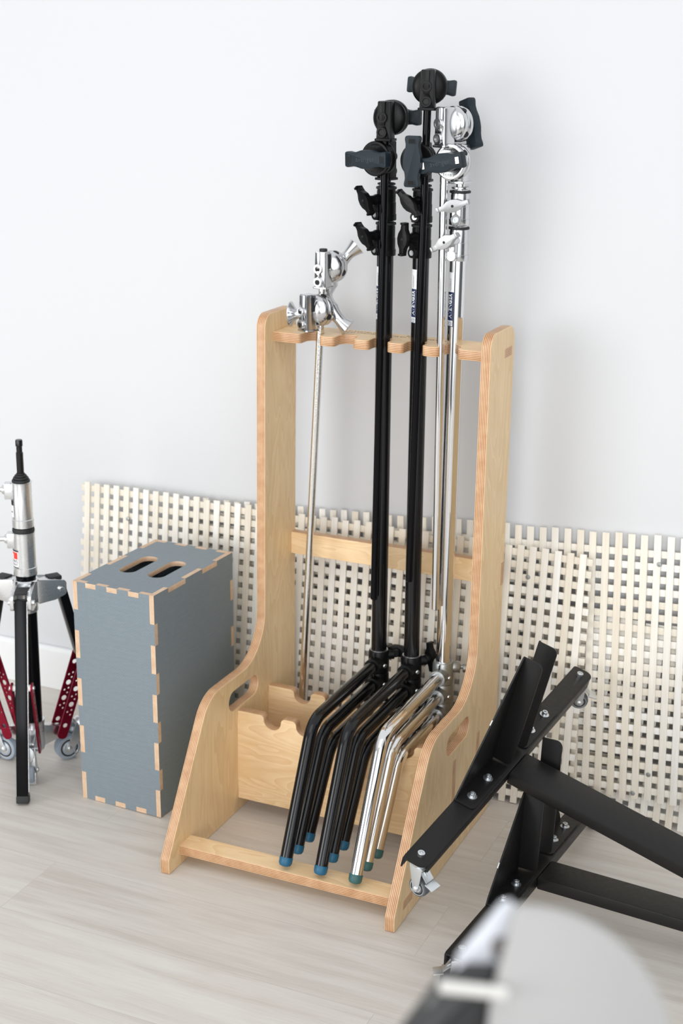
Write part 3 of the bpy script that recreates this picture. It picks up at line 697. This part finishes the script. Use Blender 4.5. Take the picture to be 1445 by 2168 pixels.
# collars
def collar(z0, z1, r0, r1, label_red):
    c = MB(); H = z1-z0
    c.lathe((0, 0, z0), (0, 0, 1), [(r0-.003, 0), (r0, .0015), (r0, H*.18), (r0-.0015, H*.19), (r0-.0015, H*.62), (r1, H*.63), (r1, H-.004), (r1+.0012, H-.003), (r1+.0012, H-.001), (r1-.003, H)], al, 44)
    c.box((-.020, -.012, z0+H*.80), (.028, .024, H*.34), al, Matrix.Rotation(R(30), 3, 'Z'), bev=.003)
    d = Vector((-.88, -.47, 0)); o_ = Vector((-.026, -.014, z0+H*.82))
    c.lathe(o_, d, [(.0115, 0), (.0112, .010), (.0095, .013), (.0055, .0135), (.0055, .030)], al, 24)
    for yw in (-25,): c.lathe((r0*math.cos(R(yw)), r0*math.sin(R(yw)), z0+H*.10), (math.cos(R(yw)), math.sin(R(yw)), 0), [(.0026, -.001), (0, .0004)], M['hole'], 12)
    ob = c.build('riser_collar', tri)
    k = MB().cyl(o_+d*.028, o_+d*.040, .0065, M['zinc'], .001); k.build('lock_knob', ob)
    l_ = MB(); yw0 = -118; rr = r0-.0012
    def patch(a0, a1, zz0, zz1, mt, off):
        t = bmesh.new(); N = 10; cs = [[t.verts.new(((rr+off)*math.cos(R(a0+(a1-a0)*k/N)), (rr+off)*math.sin(R(a0+(a1-a0)*k/N)), q)) for q in (zz0, zz1)] for k in range(N+1)]
        for a_, b_ in zip(cs, cs[1:]): t.faces.new((a_[0], b_[0], b_[1], a_[1]))
        l_.take(t, mt)
    za, zb_ = z0+H*.20, z0+H*.61; hz = zb_-za
    if label_red:
        patch(-175, -88, za, zb_, M['label_white'], .0002); patch(-175, -88, za, za+hz*.05, M['ink'], .0004); patch(-175, -88, zb_-hz*.08, zb_, M['ink'], .0004)
        patch(-175, -93, za+hz*.50, za+hz*.88, M['label_red'], .0004); patch(-136, -124, za+hz*.50, za+hz*.76, M['label_white'], .0005)
        for s, q, sz in (('MATTHEWS', .36, .0105), ('STUDIO EQUIPMENT', .18, .0058)):
            me = text_mesh(s, sz, .00003); wmax = max(v.co.x for v in me.vertices)
            for v in me.vertices:
                a_ = R(-93)+(v.co.x-wmax)/rr; v.co = ((rr+.0005)*math.cos(a_), (rr+.0005)*math.sin(a_), za+hz*q+v.co.y)
            l_.mesh(me, M['ink'])
        l_.build('label_sticker', ob, 'red and white maker sticker')
    else:
        patch(-175, -108, za+hz*.12, za+hz*.74, M['label_white'], .0002); patch(-175, -112, za+hz*.76, zb_, M['ink'], .0002); patch(-140, -118, za+hz*.35, za+hz*.42, M['ink'], .0004)
        l_.build('label_sticker', ob, 'pale worn sticker')
h.bm.free()
collar(.485, .588, .0265, .0250, True)
collar(.598, .705, .0245, .0228, False)
rg = MB(); rg.lathe((0, 0, .586), (0, 0, 1), [(.019, 0), (.0245, .001), (.0252, .0055), (.0240, .011), (.019, .012)], M['black_rubber'], 40)
rg.build('seal_ring', tri); rg = MB(); rg.lathe((0, 0, .470), (0, 0, 1), [(.0225, 0), (.0225, .012), (.0255, .014), (.0255, .017)], M['black_gloss'], 40)
rg.build('seal_ring', tri)
sp = MB()
for z_, r_, q_ in ((.7065, .0205, .0042), (.7125, .0175, .0032), (.7175, .0140, .0030), (.7220, .0100, .0026)):
    sp.lathe((0, 0, z_-q_), (0, 0, 1), [(r_-q_*1.2, 0), (r_-q_*.3, q_*.35), (r_, q_), (r_-q_*.3, q_*1.65), (r_-q_*1.2, q_*2)], M['black_rubber'], 36)
sp.cyl((0, 0, .700), (0, 0, .724), .0085, M['black_rubber'])
sp.lathe((0, 0, .725), (0, 0, 1), [(.0080, 0), (.0080, .046), (.0066, .0475), (.0066, .060), (.0080, .0615), (.0080, .073), (.0070, .0755), (0, .0755)], M['black_tube'], 28)
sp.build('spigot', tri)
LEG_AZ = (-63.5, 56.5, 176.5)
hb = MB(); hb.lathe((0, 0, .395), (0, 0, 1), [(.0225, 0), (.0245, .003), (.0245, .030), (.0280, .040), (.0280, .070), (.0295, .076), (.0260, .079), (.0200, .079)], al, 40)
for az in LEG_AZ:
    rz = Matrix.Rotation(R(az), 3, 'Z'); e = rz @ Vector((1, 0, 0)); s_ = rz @ Vector((0, 1, 0))
    for s in (-1, 1):
        hb.prism(rpoly([(.018, .415, .004), (.060, .418, .006), (.088, .428, .008), (.088, .462, .010), (.018, .474, .004)]), .0088, al, axes(s_*s*.0196, e, (0, 0, 1), -s_), bev=.0016)
    hb.box(e*.040+Vector((0, 0, .462)), (.050, .034, .010), al, rz, bev=.0015); hb.box(e*.066+Vector((0, 0, .4665)), (.030, .028, .008), M['black_rubber'], rz, bev=.001)
    hb.cyl(e*.074-s_*.030+Vector((0, 0, .443)), e*.074+s_*.030+Vector((0, 0, .443)), .0058, al, .001, 20)
hb.build('leg_hub', tri)
lh = MB(); lh.lathe((0, 0, .045), (0, 0, 1), [(.016, 0), (.0235, .004), (.0248, .010), (.0248, .066), (.0258, .070), (.0258, .078), (.0205, .078)], al, 40)
for az in LEG_AZ:
    rz = Matrix.Rotation(R(az), 3, 'Z'); e = rz @ Vector((1, 0, 0)); s_ = rz @ Vector((0, 1, 0))
    lh.prism(rpoly([(.015, .052, .003), (.066, .066, .006), (.072, .092, .006), (.015, .108, .003)]), .021, al, axes((0, 0, 0), e, (0, 0, 1), -s_), bev=.002)
    lh.cyl(e*.066-s_*.021+Vector((0, 0, .078)), e*.066+s_*.021+Vector((0, 0, .078)), .005, M['zinc'], .001, 16)
lh.build('brace_hub', tri)
for az in LEG_AZ:
    rz = Matrix.Rotation(R(az), 3, 'Z'); e = rz @ Vector((1, 0, 0)); s_ = rz @ Vector((0, 1, 0))
    top = e*.078+Vector((0, 0, .452)); ft = e*.186+Vector((0, 0, .004)); d = (ft-top); L = d.length; dn = d.normalized(); nrm = s_.cross(dn)
    A = axes(top, s_, nrm, dn)      # local: x across, y outwards/inwards, z down the leg
    lg = MB(); lg.box((0, 0, L/2), (.027, .021, L), M['black_gloss'], bev=.0025); lg.box((.0136, 0, L/2-.01), (.0012, .013, L-.03), M['alu'])
    lg.box((0, 0, L-.008), (.0286, .0226, .018), M['black_rubber'], bev=.003)
    leg = lg.build('leg', tri, mat=A)
    # pair of perforated braces from leg to lower hub
    pt = top+dn*(L*.435); pb = e*.062+Vector((0, 0, .078))
    bd = pb-pt; BL = bd.length; bn = bd.normalized()
    for s in (-1, 1):
        ol = rpoly([(-.0125, -.012, .011), (.0125, -.012, .011), (.0125, BL+.012, .011), (-.0125, BL+.012, .011)])
        def circ(x, y, r): return [(x+r*math.cos(2*math.pi*k/16), y+r*math.sin(2*math.pi*k/16)) for k in range(16)]
        hs = [circ(0, .022, .0058), circ(0, BL-.022, .0058)]
        nb = 3
        for k in range(nb+1):
            y_ = .036+(BL-.072)*k/nb
            if 0 < k < nb: hs.append(circ(0, y_, .0066))
            if k < nb:
                ym = y_+(BL-.072)/nb/2
                for q in ((-.0045, ym-.006), (.0045, ym), (-.0045, ym+.006)): hs.append(circ(q[0], q[1], .0026))
        me = plate_mesh(ol, hs, .0042, .0006)
        B = axes(pt+s_*s*.0225, s_.cross(bn)*1.0, bn, s_.cross(bn).cross(bn))
        br = MB().mesh(me, M['red_anod']).build('brace', tri, mat=B, label='red perforated brace')
        MB().lathe(pt+s_*s*.0245, s_*s, [(.0050, -.001), (.0050, .003), (.0028, .0045), (0, .0045)], M['zinc'], 14).build('bolt', tri)
    MB().cyl(pt-s_*.0203, pt+s_*.0203, .0075, M['white_plastic'], .0008, 20).build('spacer', tri)
    # caster fixed square to the leg near its foot, folded inwards
    cp = top+dn*(L*.79)-nrm*0; inward = -nrm if nrm.dot(e) > 0 else nrm
    zax = -inward; xax = dn; yax = zax.cross(xax)
    MB().cyl(cp+inward*.008, cp+inward*.050, .0085, M['zinc'], .001, 20).build('caster_stem', tri)
    caster(tri, axes(cp+inward*.046, xax, yax, zax), .0310, .080, M['tyre'], True, .044, .034)

# ------------------------------------------------------------------ black rolling panel bases
BASE = 'rolling panel bases at the right'
Lb, hb_, cw, beam_h = .361, .023, .041, .025
def base_frame(label, mat, brk, beam_len, casters_yaw, tall=(.251, .251)):
    """local x along the castered bar, beam runs towards -y, z up"""
    P = M['black_powder']; o = thing('rolling_panel_base', label, 'rolling base', mat, BASE)
    for y0 in (0, -beam_len):
        q = MB()
        s0 = 1 if y0 == 0 else -1
        ol = [(-Lb-.026, s0*hb_, .006), (Lb+.026, s0*hb_, .006), (Lb+.026, -s0*hb_, .018), (-Lb-.026, -s0*hb_, .018)]
        q.prism(rpoly(ol), .004, P, T(0, y0, -.002), bev=.001)
        for s in (-1, 1): q.box((0, y0+s*s0*(hb_-.0015), -.013), (2*Lb+(.050 if s > 0 else .012), .003, .022), P, bev=.0008)
        q.build('foot_bar', o)
    MB().box((0, -hb_-(beam_len-2*hb_)/2, -.0015-beam_h/2), (2*cw, beam_len-2*hb_-.001, beam_h), P, bev=.0035).build('beam', o)
    for s, sh, wt in ((-1, brk[0], tall[0]), (1, brk[1], tall[1])):
        q = MB(); t = .0032
        ua, uf, vf = .190, .027, .019
        q.prism(rpoly([(s*uf*1.2, hb_), (s*ua, hb_), (s*ua, -hb_+.004, .008), (s*uf*1.2, -hb_+.004, .008)]), t, P, T(sh, 0, t/2+.0002), bev=.0006)
        web = [(s*uf, .0015), (s*ua, .0015), (s*(ua-.006), .012), (s*(uf+.004), wt, .003), (s*uf, wt)]
        q.prism(rpoly(web), t, P, axes((sh, hb_-t/2, 0), (1, 0, 0), (0, 0, 1), (0, -1, 0)), bev=.0006)
        q.prism(rpoly([(hb_, .005), (-vf, .005, .013), (-vf, wt, .013), (hb_, wt)]), t, P, axes((sh+s*uf, 0, 0), (0, 1, 0), (0, 0, 1), (1, 0, 0)), bev=.0008)
        if s < 0:
            fr = .52 if wt > .2 else .30; ex, ez = -(uf+.004)+(ua-.006), wt-.012
            q.box((sh-(ua-.006)+fr*ex, hb_-.0005, .012+fr*ez), (.011, .0018, .0022), M['paint_chip'], Matrix.Rotation(-math.atan2(ez, ex), 3, 'Y'))
        bk = q.build('panel_bracket', o)
        for uu in (.091, .159):
            MB().lathe((sh+s*uu, 0, t), (0, 0, 1), [(.0098, 0), (.0098, .0016), (.0056, .0020), (.0056, .0082), (.0050, .0088), (.0030, .0088), (.0026, .0055), (0, .0055)], M['zinc'], 20).build('bolt', bk)
    for k, uu in enumerate((-Lb, Lb)):
        MB().lathe((uu, 0, 0), (0, 0, 1), [(.0068, 0), (.0068, .0062), (.0060, .0068), (.0036, .0068), (.0032, .004), (0, .004)], M['zinc'], 20).build('bolt', o)
        caster(o, T(uu, 0, -.004) @ Matrix.Rotation(R(casters_yaw[k]), 4, 'Z'), .0195, .078, M['tyre_dark'], True, .016, .026)
        caster(o, T(uu, -beam_len, -.004) @ Matrix.Rotation(R(40), 4, 'Z'), .0195, .078, M['tyre_dark'], True, .016, .026)
    return o
def base_mat(O, yaw, tilt, roll):
    cz, sz = math.cos(R(yaw)), math.sin(R(yaw)); u = Vector((cz, sz, 0)); v = Vector((sz, -cz, 0)); w = Vector((0, 0, 1))
    v2 = v*math.cos(R(tilt))-w*math.sin(R(tilt)); w2 = w*math.cos(R(tilt))+v*math.sin(R(tilt))
    u3 = u*math.cos(R(roll))+w2*math.sin(R(roll)); w3 = w2*math.cos(R(roll))-u*math.sin(R(roll))
    return axes(O, u3, -v2, w3)
base_frame('black steel rolling base standing low on the floor under the other one', base_mat((.736, .206, .095), 86.4, 1.2, -2.4), (-.005, .025), .90, (120, -30), (.168, .251))
base_frame('black steel rolling base propped up on top, its casters hanging in the air', base_mat((.670, .211, .316), 84.95, 15.85, 6.91), (0, .014), .66, (-100, -62))

# ------------------------------------------------------------------ lamp head nearest the camera, out of focus
lamp_o = Vector((1.2867, -1.7836, 1.1874)); LX, LY, LZ = Vector((0.9128, 0.4082, 0.0133)), Vector((-0.1330, 0.2664, 0.9546)), Vector((0.3862, -0.8732, 0.2975))
lamp = thing('studio_lamp', 'big blurred pale grey rounded lamp head closest to the camera at the bottom edge', 'lamp', T(lamp_o.x, lamp_o.y, 0))
def LM(depth=0): return axes(Vector((0, 0, lamp_o.z))-LZ*depth, LX, LY, LZ)   # the head tilts up, 1.19 m above the floor
def mm(pts): return [tuple(q/1000 for q in p_) for p_ in pts]
arc = [(73.12*math.cos(R(92-5*k)), 73.12*math.sin(R(92-5*k))) for k in range(35)]
dish = mm(arc+[(-21.6, -66.6), (-19.3, -12.4), (-14.8, 28.2), (-6.9, 57.5), (-4.6, 70.0, 2.0)])
MB().prism(rpoly(dish), .008, M['lamp_grey'], LM(.004), bev=.002).build('lamp_dish', lamp)
MB().prism(rpoly([(x*.86+.004, y*.86-.004) for x, y, *q in dish]), .040, M['lamp_grey'], LM(.028), bev=.006).build('lamp_shell', lamp)
MB().prism(rpoly(mm([(-1.3, 69.7, 1.0), (-6.7, 68.4, 1.0), (-18.9, 53.9, 1.0), (-28.8, 42.2, 1.0), (-30.2, 35.0, 1.0), (-12.5, 34.1, 2.0), (-6.2, 44.0, 2.0), (-4.4, 57.5, 2.0)])), .010, M['lamp_white'], LM(.026), bev=.001).build('side_flap', lamp)
MB().lathe(LM(.018) @ Vector((-0.0078, 0.048100000000000004, 0)), LZ, [(.0052, -.004), (.0056, .002), (.0050, .004), (0, .0045)], M['lamp_gap_shadow'], 20).build('shadow_disc', lamp)  # dark disc standing in for the shadow between flap and dish
MB().cyl(LM(-.004) @ Vector((-0.040100000000000004, 0.0366, 0)), LM(-.004) @ Vector((-0.0070999999999999995, 0.0332, 0)), .0031, M['lamp_bone'], .001, 20).build('grip_rail', lamp)
bd_ = MB(); bd_.prism(rpoly(mm([(-25.6, 40.4, 1.0), (-9.8, 39.9, 2.0), (-13.5, -39.5, 2.0), (-91.5, -39.5, 2.0), (-37.8, 30.0, 1.0)])), .026, M['lamp_dark'], LM(.024), bev=.003)
bd_.prism(rpoly(mm([(-40.8, 26.9), (-14.8, 28.2), (-16.2, 23.2), (-45.0, 21.4)])), .004, M['lamp_band'], LM(.014))
bd_.build('lamp_body', lamp)
st = MB(); pj = LM(.03) @ Vector((-0.0216, -0.035, 0))
st.cyl((pj.x, pj.y, .02), (pj.x, pj.y, pj.z), .011, M['black_tube'], .001)
st.build('stand_pole', lamp)
for k in range(3):
    a = R(30+120*k); e = Vector((math.cos(a), math.sin(a), 0)); c_ = Vector((pj.x, pj.y, 0))
    MB().sweep([c_+e*.012+Vector((0, 0, .36)), c_+e*.34+Vector((0, 0, .009))], .009, M['black_tube'], 16).build('stand_leg', lamp)
